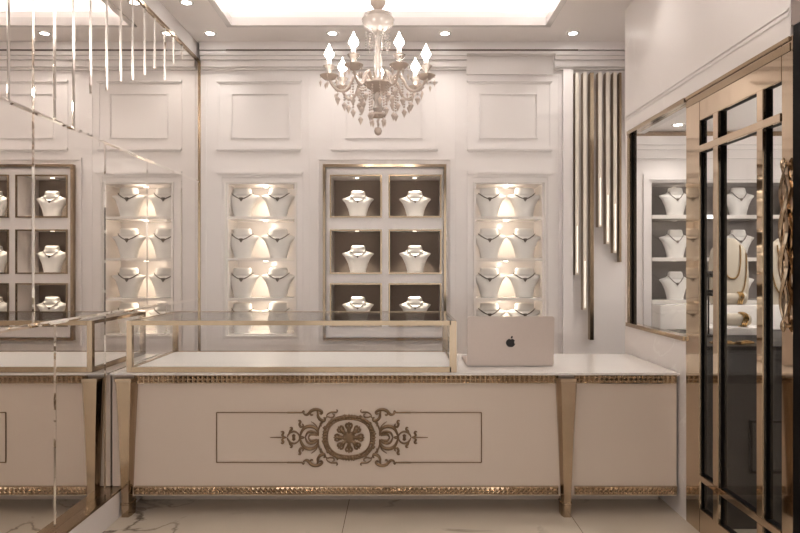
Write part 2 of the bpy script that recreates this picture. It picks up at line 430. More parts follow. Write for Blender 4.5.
# vertical polished strips hanging from the top of the mirror
offs = [391, 345, 326, 309, 293, 279, 267, 255, 245, 235, 226, 218]
zb = [.79, .80, .777, 1.04, 1.12, 1.235, 1.30, 1.398, 1.505, 1.48, 1.67, 1.77]
words = ['first and nearest', 'second', 'third', 'fourth', 'fifth', 'sixth', 'seventh', 'eighth', 'ninth', 'tenth', 'eleventh', 'twelfth and farthest']
for o_, z_, w_ in zip(offs, zb, words):
    y = -XM*F/o_; b = BM(); z0 = CZ+z_
    a = .0105
    pr = [(XM+.0005, y-a), (XM+.008, y-a*.45), (XM+.008, y+a*.45), (XM+.0005, y+a)]
    lo = [b.verts.new((p[0], p[1], z0)) for p in pr]; hi = [b.verts.new((p[0], p[1], 3.486)) for p in pr]
    loft(b, [lo, hi])
    tag(obj('mirror_strip', b, 'bevel'), f'slim polished vertical strip on the upper mirror, {w_} from the camera', 'metal strip', 'polished strips on the mirror')
b = BM(); box(b, XM-.011, -1.79, .2, DW-.002, 0, .165); struct('baseboard_left', b, 'white')
b = BM(); box(b, XM-.011, -1.787, .2, DW-.002, .165, .1795); struct('trim_7', b, 'golds')

# ================================================================ METAL BARS (back wall)
bx = [577, 584.8, 592, 600, 607.7, 615, 620.5]; by = [275, 310, 340, 227, 244, 253, 262]
bl = ['leftmost, reaching down level with the lower shelves', 'second from the left, reaching lower than its left neighbour', 'third from the left, the longest of the row',
      'shortest of the row, just right of the longest', 'second to the right of the longest bar', 'third to the right of the longest bar', 'rightmost and darkest, beside the marble wall']
for i, (x, y, l) in enumerate(zip(bx, by, bl)):
    b = BM(); w = .017 if i < 6 else .010
    yf = DW-.07; xc = PX(x, yf); z1_ = PZ(72.5, yf); z0_ = PZ(y, yf)
    box(b, xc-w, xc+w, yf, DW, z0_, z1_)
    o = tag(obj('wall_bar', b, 'golds'), f'vertical metal wall bar, {l}', 'wall bar', 'vertical metal bars on the back wall')
    if i not in (2, 6):
        b = BM(); box(b, xc-w, xc+w, yf-.006, yf, z0_, z1_, .002); obj('polished_face', b, 'barm', o)
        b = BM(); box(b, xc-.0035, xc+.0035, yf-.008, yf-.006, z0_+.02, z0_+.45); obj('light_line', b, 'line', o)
# ================================================================ COUNTER
pm = F/DC
def CX(p): return (p-400)/pm
def CZZ(p): return CZ-(p-266.5)/pm
cY = DC+.05
x0, x1 = -1.78, 1.785; yb = 4.985
ct = thing('display_counter', 'long cream shop counter with gold studded bands and gold medallion', 'counter', (0, 4.5, 0))
def Rc(bm): bmesh.ops.translate(bm, verts=bm.verts, vec=(0, -4.5, 0)); return bm
b = BM(); box(b, x0+.005, x1, cY, yb-.01, .12, .905); obj('cabinet_body', Rc(b), 'panel', ct)
b = BM(); box(b, XM+.008, x1+.002, DC+.006, yb, .905, .92, .003); obj('countertop', Rc(b), 'top', ct)
b = BM(); box(b, x0+.01, x1-.01, DC+.32, yb-.03, 0, .12); obj('plinth', Rc(b), 'panel', ct)
b = BM(); box(b, XM+.006, x0+.004, cY, yb-.01, .183, .904); obj('side_panel', Rc(b), 'panel', ct)
def studs(x0, x1, z0, z1, yf, name):
    b = BM(); box(b, x0, x1, yf, cY+.001, z0, z1)
    n = max(1, round((x1-x0)/.0315)); dx = (x1-x0)/n; m_ = 2; h = (z1-z0-.008)/m_
    for j in range(m_):
        for i in range(n):
            a = x0+i*dx; c = z0+.004+j*h
            v = [b.verts.new(p) for p in ((a+.001, yf, c+.001), (a+dx-.001, yf, c+.001), (a+dx-.001, yf, c+h-.001), (a+.001, yf, c+h-.001))]
            t_ = b.verts.new((a+dx/2, yf-.013, c+h/2))
            for k in range(4): b.faces.new((v[k], v[(k+1)%4], t_))
    obj(name, Rc(b), 'stud', ct)
LGL, LGR = CX(124), CX(567.5)
for z0, z1 in ((.848, .900), (.133, .186)):
    if z0 > .5: z1 = .904
    studs(LGL+.05, LGR-.05, z0, z1, DC+.03, 'studded_band'); studs(LGR+.055, x1-.005, z0, z1, DC+.03, 'studded_band')
def leg(xc):
    b = BM(); rs = []
    def sec(z, w, yf, ych):
        c = w*.32
        return [b.verts.new(p) for p in ((xc-w, yf+ych, z), (xc-w+c, yf, z), (xc+w-c, yf, z), (xc+w, yf+ych, z), (xc+w, cY+.04, z), (xc-w, cY+.04, z))]
    for z, w, yf in ((0, .032, DC), (.075, .034, DC), (.078, .038, DC-.003), (.086, .038, DC-.003), (.09, .033, DC+.001), (.5, .048, DC-.012), (.862, .066, DC-.022), (.865, .072, DC-.028), (.888, .072, DC-.028)):
        rs.append(sec(z, w, yf, .035))
    loft(b, rs); obj('leg', Rc(b), 'gold', ct)
leg(LGL+.005); leg(LGR)
# medallion (bronze scrollwork) : u,v measured from its centre, mirrored 4 ways
mx0, mz0 = PX(349, DC+.045), PZ(437.5, DC+.045)
U = (DC+.045)/F/7.61
med = BM()
def put(pts, r, sx=1, sz=1, d=.004):
    tube(med, [(mx0+sx*u*U, cY-d, mz0+sz*v*U) for u, v in pts], [q*U for q in r] if isinstance(r, (list, tuple)) else r*U, 6)
def smooth(pts, k=5):
    out = []
    n = len(pts)
    for i in range(n-1):
        p0, p1, p2, p3 = pts[max(i-1, 0)], pts[i], pts[i+1], pts[min(i+2, n-1)]
        for s in range(k):
            t = s/k; out.append(tuple(.5*((2*p1[a])+(-p0[a]+p2[a])*t+(2*p0[a]-5*p1[a]+4*p2[a]-p3[a])*t*t+(-p0[a]+3*p1[a]-3*p2[a]+p3[a])*t**3) for a in (0, 1)))
    out.append(pts[-1]); return out
def spiral(cx, cy, r0, r1, a0, a1, n=16):
    return [(cx+(r0+(r1-r0)*i/n)*math.cos(a0+(a1-a0)*i/n), cy+(r0+(r1-r0)*i/n)*math.sin(a0+(a1-a0)*i/n)) for i in range(n+1)]
def crop(*pp): return [(639-x, 285-y) for x, y in pp]
def taper(n, a, m_, c): return [a+(m_-a)*math.sin(PI*i/(n-1))**1 if i < n/2 else c+(m_-c)*math.sin(PI*i/(n-1)) for i in range(n)]
quad = [
 (crop((290, 95), (300, 108), (318, 112), (335, 100), (352, 82), (380, 72), (412, 76), (434, 92), (428, 106), (414, 100)), 4, 14),
 (crop((395, 78), (402, 100), (404, 125), (420, 148), (448, 158), (456, 142), (446, 130)), 5, 13),
 (crop((448, 158), (470, 128), (498, 132), (520, 128), (526, 110), (510, 104)), 3, 7),
 (crop((466, 135), (472, 112), (495, 95), (520, 92), (545, 92), (550, 78), (540, 74)), 3, 7),
 (crop((300, 95), (292, 82), (282, 92)), 3, 6), (crop((345, 100), (352, 115), (366, 110)), 3, 8),
 (crop((448, 160), (432, 176), (418, 196), (408, 222), (404, 250)), 4, 8), (crop((440, 175), (425, 172), (420, 186), (432, 200)), 3, 6),
 (crop((350, 164), (372, 178), (390, 195), (404, 222)), 2, 5),
 (crop((252, 160), (264, 156), (270, 168), (262, 184), (272, 205), (292, 196), (284, 180)), 4, 10),
 (crop((404, 272), (402, 240), (382, 212), (350, 200), (315, 204), (290, 222), (275, 250), (262, 285)), 6, 15),
 (crop((398, 262), (380, 246), (350, 240), (322, 250), (306, 285)), 4, 11),
 (crop((396, 272), (370, 262), (345, 262), (330, 285)), 4, 10),
 (crop((266, 285), (252, 256), (225, 240), (196, 246), (176, 264), (170, 282)), 4, 8),
 (crop((188, 212), (202, 210), (204, 224), (192, 232), (184, 252), (180, 268)), 4, 9),
 (crop((120, 244), (134, 240), (140, 252), (130, 266), (142, 280), (164, 285)), 4, 9),
 (crop((206, 276), (218, 266), (230, 276)), 4, 8),
 (crop((262, 285), (280, 292), (300, 285)), 3, 6),
]
for pts, ra, rb in quad:
    p = smooth(pts, 4); r = [ra+(rb-ra)*math.sin(PI*min(1, (i+.5)/len(p))) for i in range(len(p))]
    for sx in (1, -1):
        for sz in (1, -1): put(p, r, sx, sz)
for sx in (1, -1):
    put([(600, 0), (540, 0), (480, 0)], [3, 5, 4], sx, 1)
    put([(421, -10), (421, 10)], 12, sx, 1)
    for sz in (1, -1):
        put([(1008, 190), (350, 190)], 4.5, sx, sz)
        put([(470, 190), (352, 190)], 6.5, sx, sz, .005)
    put([(1008, -190), (1008, 190)], 4.5, sx, 1)
# ring
RP = [(190*math.copysign(abs(math.cos(a))**.86, math.cos(a)), 160*math.copysign(abs(math.sin(a))**.86, math.sin(a))) for a in [2*PI*i/48 for i in range(48)]]
for k_, rr in ((1.0, 12), (.88, 8)):
    tube(med, [(mx0+u*k_*U, cY-.004, mz0+v*k_*U) for u, v in RP], rr*U, 6, True)
for i in range(48):
    if i % 2 == 0:
        u, v = RP[i]; octa(med, (mx0+u*.96*U, cY-.008, mz0+v*.96*U), 12*U, .006, 12*U, 6)
for i in range(48):
    u, v = RP[i]; q_ = 1+.045*math.sin(i*PI/2); octa(med, (mx0+u*q_*U, cY-.008, mz0+v*q_*U), (13 if i % 3 else 18)*U, .008, (13 if i % 3 else 18)*U, 6)
for (cu, cv, n_) in ((0, 158, 0), (0, -158, 0), (186, 0, 1), (-186, 0, 1)):
    for j in (-2, -1, 0, 1, 2):
        uu, vv = (cu+j*22, cv-abs(j)*3*(1 if cv > 0 else -1)) if not n_ else (cu-abs(j)*3*(1 if cu > 0 else -1), cv+j*22)
        octa(med, (mx0+uu*U, cY-.008, mz0+vv*U), (16 if not n_ else 24)*U, .009, (24 if not n_ else 16)*U, 8)
# rosette
for i in range(8):
    a = 2*PI*i/8; ca, sa = math.cos(a), math.sin(a)
    def rot(u, v): return (u*ca-v*sa, u*sa+v*ca)
    put([rot(30, 0), rot(60, 0), rot(85, 0), rot(118, 0)], [8, 19, 12, 5], 1, 1, .005)
    for sg in (1, -1):
        put([rot(*p) for p in smooth([(58, 0), (74, sg*16), (92, sg*24), (106, sg*16), (98, sg*9)], 3)], 8.5, 1, 1, .005)
lathe_b = [(48, 0), (44, 1), (30, 1.6), (12, 1.8)]
rs = []
for r_, d_ in lathe_b:
    rs.append([med.verts.new((mx0+r_*U*math.cos(2*PI*i/16), cY-.001-d_*.005, mz0+r_*U*math.sin(2*PI*i/16))) for i in range(16)])
loft(med, rs)
obj('medallion', Rc(med), 'bronze', ct)

# ---- glass case on the counter
zt0 = .921
gx0, gx1, gy0, gy1, gzt = CX(125), CX(457), DC+.018, 4.965, CZZ(321)
gc = thing('glass_display_case', 'long empty glass showcase with slim gold frame standing on the counter', 'display case', ((gx0+gx1)/2, (gy0+gy1)/2, zt0))
gcx, gcy = (gx0+gx1)/2, (gy0+gy1)/2
def Rg(bm): bmesh.ops.translate(bm, verts=bm.verts, vec=(-gcx, -gcy, -zt0)); return bm
w = .036
for (a, c) in ((gx0, gy0), (gx1-w*1.3, gy0), (gx0, gy1-w), (gx1-w, gy1-w)):
    ww = w*1.3 if c == gy0 and a != gx0 else w
    b = BM(); box(b, a, a+ww, c, c+w, zt0, gzt, .002); obj('corner_post', Rg(b), 'gold', gc)
b = BM(); box(b, gx0+w, gx1-w, gy0, gy0+.02, zt0, zt0+.034); obj('bottom_rail', Rg(b), 'golds', gc)
b = BM(); box(b, gx0+w, gx1-w, gy1-.02, gy1, zt0, zt0+.026); obj('bottom_rail', Rg(b), 'golds', gc)
b = BM(); box(b, gx0, gx0+.02, gy0+w, gy1-w, zt0, zt0+.03); obj('bottom_rail', Rg(b), 'gold', gc)
b = BM(); box(b, gx1-.02, gx1, gy0+w, gy1-w, zt0, zt0+.03); obj('bottom_rail', Rg(b), 'gold', gc)
b = BM(); box(b, gx0+w, gx1-w, gy0, gy0+w, gzt-.030, gzt, .002); obj('top_rail', Rg(b), 'golds', gc)
b = BM(); box(b, gx0, gx0+.026, gy0+w, gy1-w, gzt-.022, gzt, .002); obj('top_rail', Rg(b), 'gold', gc)
b = BM(); box(b, gx1-.026, gx1, gy0+w, gy1-w, gzt-.022, gzt, .002); obj('top_rail', Rg(b), 'gold', gc)
b = BM(); box(b, gx0+w, gx1-w, gy1-.012, gy1, gzt-.012, gzt, .002); obj('top_rail', Rg(b), 'golds', gc)
b = BM(); box(b, gx0+.021, gx1-.021, gy0+.021, gy1-.021, zt0+.001, zt0+.02); obj('display_base', Rg(b), 'bust', gc)
for (a, c, d_, e_, f_, g_) in ((gx0+w, gx1-w, gy0+.006, gy0+.012, zt0+.034, gzt-.03), (gx0+w, gx1-w, gy1-.010, gy1-.004, zt0+.026, gzt-.012), (gx0+.006, gx0+.012, gy0+w, gy1-w, zt0+.03, gzt-.022), (gx1-.012, gx1-.006, gy0+w, gy1-w, zt0+.03, gzt-.022), (gx0+.026, gx1-.026, gy0+w, gy1-.012, gzt-.008, gzt-.002)):
    b = BM(); box(b, a, c, d_, e_, f_, g_); obj('glass_pane', Rg(b), 'glass', gc)

# ---- laptop
LY = 4.36; ls = F/LY
lx0, lx1 = (467-400)/ls, (553.5-400)/ls
lw = lx1-lx0; lcx = (lx0+lx1)/2; lt = CZ-(315-266.5)/ls
lp = thing('laptop', 'open silver laptop with dark fruit emblem on its lid, on the counter', 'laptop', (lcx, LY, .921))
b = BM(); box(b, -lw/2, lw/2, .004, .40, .001, .014, .004); obj('keyboard_deck', b, 'silver', lp, True)
b = BM(); box(b, -lw*.42, lw*.42, .05, .24, .0145, .0165); obj('keyboard', b, 'key', lp)
b = BM(); box(b, -lw*.17, lw*.17, .26, .38, .0142, .0152); obj('trackpad', b, 'silver', lp)
b = BM()
h = lt-.921-.006; tilt = math.radians(4)
r_ = .018; pts = []
for cx_, cz_, a0 in ((lw/2-r_, h-r_, 0), (-lw/2+r_, h-r_, PI/2), (-lw/2+r_, .014+r_*.4, PI), (lw/2-r_, .014+r_*.4, 1.5*PI)):
    rr = r_ if a0 < PI-.1 else r_*.4
    for k in range(6):
        a = a0+PI/2*k/5; pts.append((cx_+(r_-rr)*(1 if cx_ > 0 else -1)+rr*math.cos(a), cz_+rr*math.sin(a)))
extrude_poly(b, pts, -.005, .004)
lid = obj('lid', b, 'silver', lp); lid.rotation_euler = (tilt, 0, 0)
b = BM(); box(b, -lw/2+.012, lw/2-.012, .0045, .006, .035, h-.012); sc = obj('screen', b, 'key', lid)
b = BM(); box(b, -lw*.3, lw*.3, -.003, .006, .004, .018, .002); obj('hinge', b, 'silver', lp)
# fruit emblem
ap = []
n = 72
for i in range(n):
    a = 2*PI*i/n
    x = math.cos(a); z = math.sin(a)
    r = 1.0+.04*math.cos(2*a)
    # top and bottom dimples, taper
    r -= .20*math.exp(-((a-PI/2)/.30)**2) + .10*math.exp(-((a-1.5*PI)/.26)**2)
    xx_ = x*r*(1.0 if z > 0 else 1.0-.16*abs(z)**1.5); zz_ = z*r*1.02
    bx_, bz_, br_ = 1.18, .14, .42
    d = math.hypot(xx_-bx_, zz_-bz_)
    if d < br_:
        # push onto bite circle, left-hand side
        ang = math.atan2(zz_-bz_, xx_-bx_); xx_ = bx_-br_*math.cos(math.asin(max(-1, min(1, (zz_-bz_)/br_)))); 
    ap.append((xx_, zz_))
s = .031
b = BM(); zc_ = .921*0+h*.47
extrude_poly(b, [(x*s, zc_+z*s) for x, z in ap], -.0062, -.0049)
lf = []
for i in range(9):
    t_ = i/8; lf.append((.02+.42*t_+.16*math.sin(PI*t_)*.9, 1.0+.52*t_-.20*math.sin(PI*t_)*.9))
for i in range(1, 8):
    t_ = 1-i/8; lf.append((.02+.42*t_-.16*math.sin(PI*t_)*.9, 1.0+.52*t_+.20*math.sin(PI*t_)*.9))
extrude_poly(b, [(x*s, zc_+z*s) for x, z in lf], -.0062, -.0049)
obj('emblem', b, 'key', lid)

# ================================================================ RIGHT WALL, WINDOW, DOOR
WB, WT = 1.13, 2.664
b = BM()
box(b, XR, XR+.16, 2.95, 5.12, WT, HC+.02)
box(b, XR, XR+.05, 4.03, 5.12, 0, WB)
box(b, XR, XR+.05, 5.052, 5.12, WB, WT)
struct('wall_right', b, 'marble')
b = BM(); box(b, XR-.006, XR-.0005, 2.96, 5.11, 2.785, 2.80, .002); box(b, XR-.004, XR-.0005, 2.96, 5.11, 2.76, 2.78, .001); struct('trim_14', b, 'marble')
wn = bpy.data.objects.new('window_1', None); COL.objects.link(wn); wn['kind'] = 'structure'; wn.location = (XR, 4.54, WB)
def Rw(bm): bmesh.ops.translate(bm, verts=bm.verts, vec=(-XR, -4.54, -WB)); return bm
b = BM()
box(b, XR-.012, XR+.05, 4.032, 5.05, WT-.03, WT-.001); box(b, XR-.02, XR+.05, 4.032, 5.05, WB+.001, WB+.03)
box(b, XR-.008, XR+.012, 5.02, 5.05, WB+.03, WT-.03)
o = obj('window_frame', Rw(b), 'gold', wn)
b = BM(); box(b, XR+.012, XR+.05, 5.0, 5.05, WB+.03, WT-.03); obj('window_jamb', Rw(b), 'black', wn)
b = BM(); box(b, XR+.02, XR+.026, 4.034, 5.0, WB+.03, WT-.03); obj('window_pane', Rw(b), 'glass2', wn)

dr = bpy.data.objects.new('door_1', None); COL.objects.link(dr); dr['kind'] = 'structure'; dr.location = (XR, 3.5, 0)
def Rd(bm): bmesh.ops.translate(bm, verts=bm.verts, vec=(-XR, -3.5, 0)); return bm
S1, S2, M1, M2 = (3.846, 4.028), (2.93, 3.02), (3.611, 3.671), (3.165, 3.222)
TP = 2.477
def dbar(name, y0, y1, z0, z1, m='goldm', rise=0):
    b = BM()
    box(b, XR-rise, XR+.012, y0, y1, z0, z1, .003); o = obj(name, Rd(b), m, dr)
    b = BM(); box(b, XR+.012, XR+.045, y0, y1, z0, z1); obj('black_backing', Rd(b), 'black', o)
dbar('stile', *S1, .0, WT-.002); dbar('stile', *S2, .0, WT-.002)
dbar('top_rail', S2[1], S1[0], TP, WT-.002)
dbar('bottom_rail', S2[1], S1[0], 0.0, .144)
for z0, z1 in ((2.284, 2.325), (.315, .351)):
    dbar('transom', S2[1], S1[0], z0, z1, 'goldm', .006)
for y0, y1 in (M1, M2):
    for z0, z1 in ((.144, .315), (.351, 2.284), (2.325, TP)):
        dbar('mullion', y0, y1, z0, z1, 'goldm', .006)
b = BM(); box(b, XR+.02, XR+.026, S2[1], S1[0], .144, TP); obj('glass_pane', Rd(b), 'glass2', dr)
# twisted pull handle
hb = BM(); hy, hx = 2.972, XR-.020
for k in range(2):
    pts = [(hx+.008*math.cos(PI*k+i*.22), hy+.019*math.sin(PI*k+i*.22), 1.32+.76*i/64) for i in range(65)]
    tube(hb, pts, [.004+.007*math.sin(PI*min(1, max(0, i/64))) for i in range(65)], 6)
for z in (1.325, 2.075):
    tube(hb, [(XR, hy, z), (hx, hy, z)], .010, 10); lathe(hb, [(.004, -.03), (.012, -.015), (.014, 0), (.012, .015), (.004, .03)], (hx, hy, z), 12)
obj('handle', Rd(hb), 'gold', dr, True)
# header step (gold layered soffit above the door)
b = BM(); box(b, XR-.008, XR-.001, 2.95, 4.02, WT-.022, WT-.001, .002); box(b, XR-.004, XR-.001, 2.95, 4.02, WT-.07, WT-.03, .001); struct('trim_8', b, 'golds')
# black pillar and brown wall above, nearest on the right
b = BM(); box(b, XR-.003, XR+.5, 2.5, 2.925, 0, 2.70); struct('trim_9', b, 'black')
b = BM(); box(b, XR, XR+.5, 2.5, 2.945, 2.705, HC+.02); struct('wall_front', b, noise_tint(mat('brown_wall_paint', (.20, .15, .13), .5), .05, 4))

b = BM()
box(b, XM-.15, -1.7, -2.6, -2.5, 0, HC+.02); box(b, 1.65, XR+.2, -2.6, -2.5, 0, HC+.02); box(b, -1.7, 1.65, -2.6, -2.5, 3.2, HC+.02)
box(b, -.06, .06, -2.58, -2.52, 0, 3.2)
struct('wall_rear', b, 'brownw')
b = BM(); box(b, XR, XR+.15, -2.5, 2.495, 0, HC+.02); struct('wall_right', b, 'marble')
# ---- side room beyond the glass
b = BM(); box(b, XR+.165, 5.2, 2.5, 5.12, 2.85, 2.92); box(b, 2.13, 5.2, 5.12, DW, 2.85, 2.92); box(b, 2.13, 2.14, 5.12, DW, 2.92, HC); o = struct('ceiling', b, 'ceil')
b = BM(); box(b, 4.9, 5.05, 2.5, DW-.001, 0, 2.845); struct('wall_side', b, 'white')
b = BM(); box(b, XR+.51, 4.89, 2.5, 2.6, 0, 2.845); struct('wall_near', b, 'white')
b = BM(); box(b, 2.13, 4.88, DW-.05, DW, 2.80, 2.845); struct('trim_10', b, 'bronze')
b = BM()
for z0, z1, p in ((2.72, 2.80, .06), (2.68, 2.72, .04), (2.60, 2.68, .02)): box(b, 2.13, 4.88, DW-p, DW, z0, z1)
struct('trim_11', b, 'white')
b = BM(); box(b, 3.2, 4.88, 4.6, 4.75, 2.74, 2.848); struct('trim_12', b, 'strip')
# shelving
t = thing('shelf_cabinet', 'built-in white shelf cabinet with grey back behind the glass door', 'display shelving', (SC[0], DW, SC[2]))
def Rs(bm): bmesh.ops.translate(bm, verts=bm.verts, vec=(-SC[0], -DW, -SC[2])); return bm
b = BM(); box(b, SC[0]+.02, SC[1]-.02, DW+.30, DW+.32, SC[2], SC[3]); obj('back_panel', Rs(b), 'grey', t)
b = BM(); box(b, SC[0], SC[0]+.02, DW+.001, DW+.32, SC[2], SC[3]); box(b, SC[1]-.02, SC[1], DW+.001, DW+.32, SC[2], SC[3]); box(b, SC[0]+.02, SC[1]-.02, DW+.001, DW+.32, SC[3]-.015, SC[3]); obj('cabinet_lining', Rs(b), 'white', t)
b = BM(); frame(b, SC[0]-.06, SC[1]+.06, SC[2]-.06, SC[3]+.06, DW-.02, DW+.001, .05); obj('surround', Rs(b), 'white', t)
srows = [215, 257.5, 300]
for y in srows:
    b = BM(); box(b, SC[0]+.022, SC[1]-.022, DW-.01, DW+.298, Z(y)-.035, Z(y), .003); obj('shelf', Rs(b), 'top', t)
for i, y in enumerate(srows):
    for j, x in enumerate((675, 738, 795)):
        pos = ('leftmost, beside the pilaster', 'middle', 'right hand')[j]
        yy = DW+.10
        bust('s', P1, 'bust', (.222, .072, .150, .0030), (PX(x, yy), yy, Z(y)+.001),
             f'white bust on the {("top", "second", "third")[i]} shelf behind the glass door, {pos} one', '', 'busts on the grey backed shelves',
             f'pendant necklace on the {pos} bust, {("top", "second", "third")[i]} shelf behind the glass door', 'necklaces on the grey backed shelves')
# unseen globe lamp, added to brighten the side room
gp = thing('added_globe_lamp', 'unseen round globe lamp added to brighten the side room', 'ceiling light', (3.7, 4.2, 2.85))
b = BM(); lathe(b, [(.004, -.45), (.004, 0)]); obj('cord', b, 'black', gp)
b = BM(); lathe(b, [(.15*math.sin(PI*i/16), -.6-.15*math.cos(PI*i/16)) for i in range(17)]); obj('globe', b, 'globe', gp, True)
# black cabinet with white blocks
cb = thing('black_cabinet', 'low black lacquered display cabinet behind the glass door', 'cabinet', (2.9, 4.3, 0))
def Rb(bm): bmesh.ops.translate(bm, verts=bm.verts, vec=(-2.9, -4.3, 0)); return bm
b = BM(); box(b, 1.86, 4.2, 3.90, 5.06, 0, 1.09); obj('cabinet_body', Rb(b), 'darkp', cb)
b = BM(); box(b, 1.857, 4.21, 3.885, 5.07, 1.09, 1.115, .003); obj('cabinet_top', Rb(b), 'black', cb)
b = BM(); frame(b, PX(749, 3.9), PX(812, 3.9), PZ(473, 3.9), PZ(420, 3.9), 3.888, 3.90, .015); obj('door_outline', Rb(b), 'black', cb)
b = BM(); box(b, PX(660, 4.9), PX(830, 4.9), 4.9, 5.06, 1.116, PZ(305, 4.9), .004)
tag(obj('display_plinth', b, 'top'), 'long white display block on the black cabinet, the taller back one', 'display block')
b = BM(); box(b, PX(706, 4.55), PX(768, 4.55), 4.5, 4.8, 1.116, PZ(328, 4.5), .004)
tag(obj('display_plinth', b, 'top'), 'low white display block in front of the taller one', 'display block')
# tall beige busts with gold chains
P3 = [(0, .135, .06), (.05, .15, .065), (.2, .155, .06), (.33, .15, .055), (.42, .135, .045), (.46, .105, .04), (.49, .07, .035), (.51, .05, .03), (.515, .035, .02)]
zb_ = PZ(305, 4.9)
bb = BM(); rs = []
for z, w_, d_ in P3: rs.append(ring(bb, (0, 0, z), w_, d_, 28, 0, 2.3))
loft(bb, rs); bmesh.ops.bevel(bb, geom=[], offset=0)
o = obj('necklace_bust', bb, 'beige', None, True, (PX(728, 5.0), 4.995, zb_+.001)); tag(o, 'tall beige rounded bust with gold chains behind the glass door', 'necklace bust')
def chains(loc, label):
    for k, (hw, lo, hi) in enumerate(((.12, .06, .40), (.07, .20, .46))):
        c = BM(); pts = []
        for i in range(31):
            u = -1+2*i/30; x = hw*math.sin(u*PI/2)*1.0; z = lo+(hi-lo)*(abs(u)**2.6)
            w_, d_ = prof_at(P3, z); s_ = max(0, 1-(min(abs(x), w_)/w_)**2.3)**(1/2.3)
            pts.append((x, -d_*s_-.006, z))
        tube(c, pts, .0048, 6)
        for p in pts[1:-1]: octa(c, p, .008, .008, .008, 6)
        tag(obj('gold_chain', c, 'goldj', None, True, loc), label[k], 'necklace')
chains((PX(728, 5.0), 4.995, zb_+.001), ['long gold chain hanging low on the tall beige bust', 'shorter gold chain inside the longer one on the tall beige bust'])
o2 = dup(o, (PX(783, 5.0), 4.995, zb_+.001), 'rounded beige bust partly hidden by the door handle'); 
chains((PX(783, 5.0), 4.995, zb_+.001), ['long gold chain on the bust by the door handle', 'shorter gold chain on the bust by the door handle'])
# bracelet rolls
def roll(loc, label, glabel, L=.20, r=.042):
    b = BM(); n = 20; rs = []
    for x, k in ((-L/2, .8), (-L/2+.008, 1), (L/2-.008, 1), (L/2, .8)):
        rs.append([b.verts.new((x, r*k*math.cos(2*PI*i/n), r+r*k*math.sin(2*PI*i/n))) for i in range(n)])
    loft(b, rs); tag(obj('bracelet_roll', b, 'beige', None, True, loc), label, 'bracelet roll')
    for j, x in enumerate((.045,)):
        b = BM()
        for q_ in (-.014, 0, .014):
            tube(b, [(x+q_+.006*math.sin(3*2*PI*i/28), (r+.006)*math.cos(2*PI*i/28), r+(r+.006)*math.sin(2*PI*i/28)) for i in range(28)], .006, 6, True)
        tag(obj('gold_bracelet', b, 'goldj', None, True, loc), glabel, 'bracelet')
roll((PX(734, 4.93), 4.955, zb_+.007), 'beige bracelet roll in front of the tall beige bust', 'gold bracelet on the roll below the tall bust', .2, .044)
roll((PX(736, 4.6), 4.60, PZ(328, 4.5)+.007), 'beige bracelet roll on the low white block', 'gold bracelet on the roll on the low white block', .19, .044)
# black stand with a bracelet bar, left of the low block
st = thing('bracelet_stand', 'black bar stand holding gold bracelets beside the first mullion', 'jewellery stand', (PX(705, 4.5), 4.45, 1.116))
b = BM(); lathe(b, [(.05, 0), (.05, .01), (.015, .014)], (0, 0, 0), 18); obj('base', b, 'black', st, True)
b = BM(); lathe(b, [(.006, .012), (.006, .43)], (0, 0, 0), 10); obj('pole', b, 'black', st, True)
for z in (.43, .30):
    b = BM(); rs = [[b.verts.new((x, .022*math.cos(2*PI*i/14), z+.022*math.sin(2*PI*i/14))) for i in range(14)] for x in (-.03, .11)]
    loft(b, rs); obj('cross_bar', b, 'black', st, True)
for z, l in ((.43, 'gold bracelet on the upper bar of the black stand'), (.30, 'gold bracelet on the lower bar of the black stand')):
    b = BM()
    for q_ in (.04, .065, .09): tube(b, [(q_, .03*math.cos(2*PI*i/24), .03*math.sin(2*PI*i/24)) for i in range(24)], .006, 6, True)
    tag(obj('gold_bracelet', b, 'goldj', None, True, (PX(705, 4.5), 4.45, 1.116+z)), l, 'bracelet')
# gold tray pieces lying at the cabinet edge
for i, (x, l) in enumerate(((744, 'small gold bar lying on the black cabinet edge, tilted'), (722, 'flat gold tray on the black cabinet edge'))):
    b = BM(); box(b, -.07, .07, -.03, .03, 0, .012, .004); box(b, -.055, .055, -.018, .018, .012, .018)
    o = tag(obj('gold_tray', b, 'goldj', None, False, (PX(x, 4.0), 4.0, 1.117)), l, 'tray'); o.rotation_euler = (0, 0, (.5, 0)[i])

# ================================================================ DOWNLIGHTS
def downlight_proto():
    t = thing('downlight', '', 'ceiling light', (0, 0, 0), 'round ceiling downlights')
    b = BM(); n = 28
    rs = [[b.verts.new((r*math.cos(2*PI*i/n), r*math.sin(2*PI*i/n), z)) for i in range(n)] for r, z in ((.036, -.001), (.036, -.006), (.052, -.006), (.056, -.001))]
    loft(b, rs, False); obj('bezel', b, 'top', t, True)
    b = BM(); lathe(b, [(.036, -.005), (.036, -.002)], (0, 0, 0), 24); obj('lens', b, 'lamp', t)
    return t
DL = [(-1.672, 5.635, 'over the mirror corner at the back wall'), (-.595, 5.635, 'left of the chandelier near the back wall'), (.396, 5.635, 'right of the chandelier near the back wall'), (1.523, 5.635, 'above the vertical metal bars'),
      (-1.66, 4.975, 'nearer one beside the mirror')]
hid = [(-1.66, 3.6), (-1.66, 2.2), (1.53, 4.3), (1.53, 3.0), (-1.2, .8), (0, .8), (1.2, .8), (-.6, -.6), (.6, -.6)]  # unseen downlights, added to light the rest of the shop
pt = downlight_proto()
def dlamp(x, y, z, p=14):
    light('SPOT', (x, y, z-.012), p, (1, .94, .88), .04, (0, 0, 0), math.radians(120), .9)
DP = 36
for i, (x, y, l) in enumerate(DL):
    if i == 0: pt.location = (x, y, HC); pt['label'] = 'round recessed ceiling downlight '+l
    else: dup(pt, (x, y, HC), 'round recessed ceiling downlight '+l)
    dlamp(x, y, HC, DP*.5)
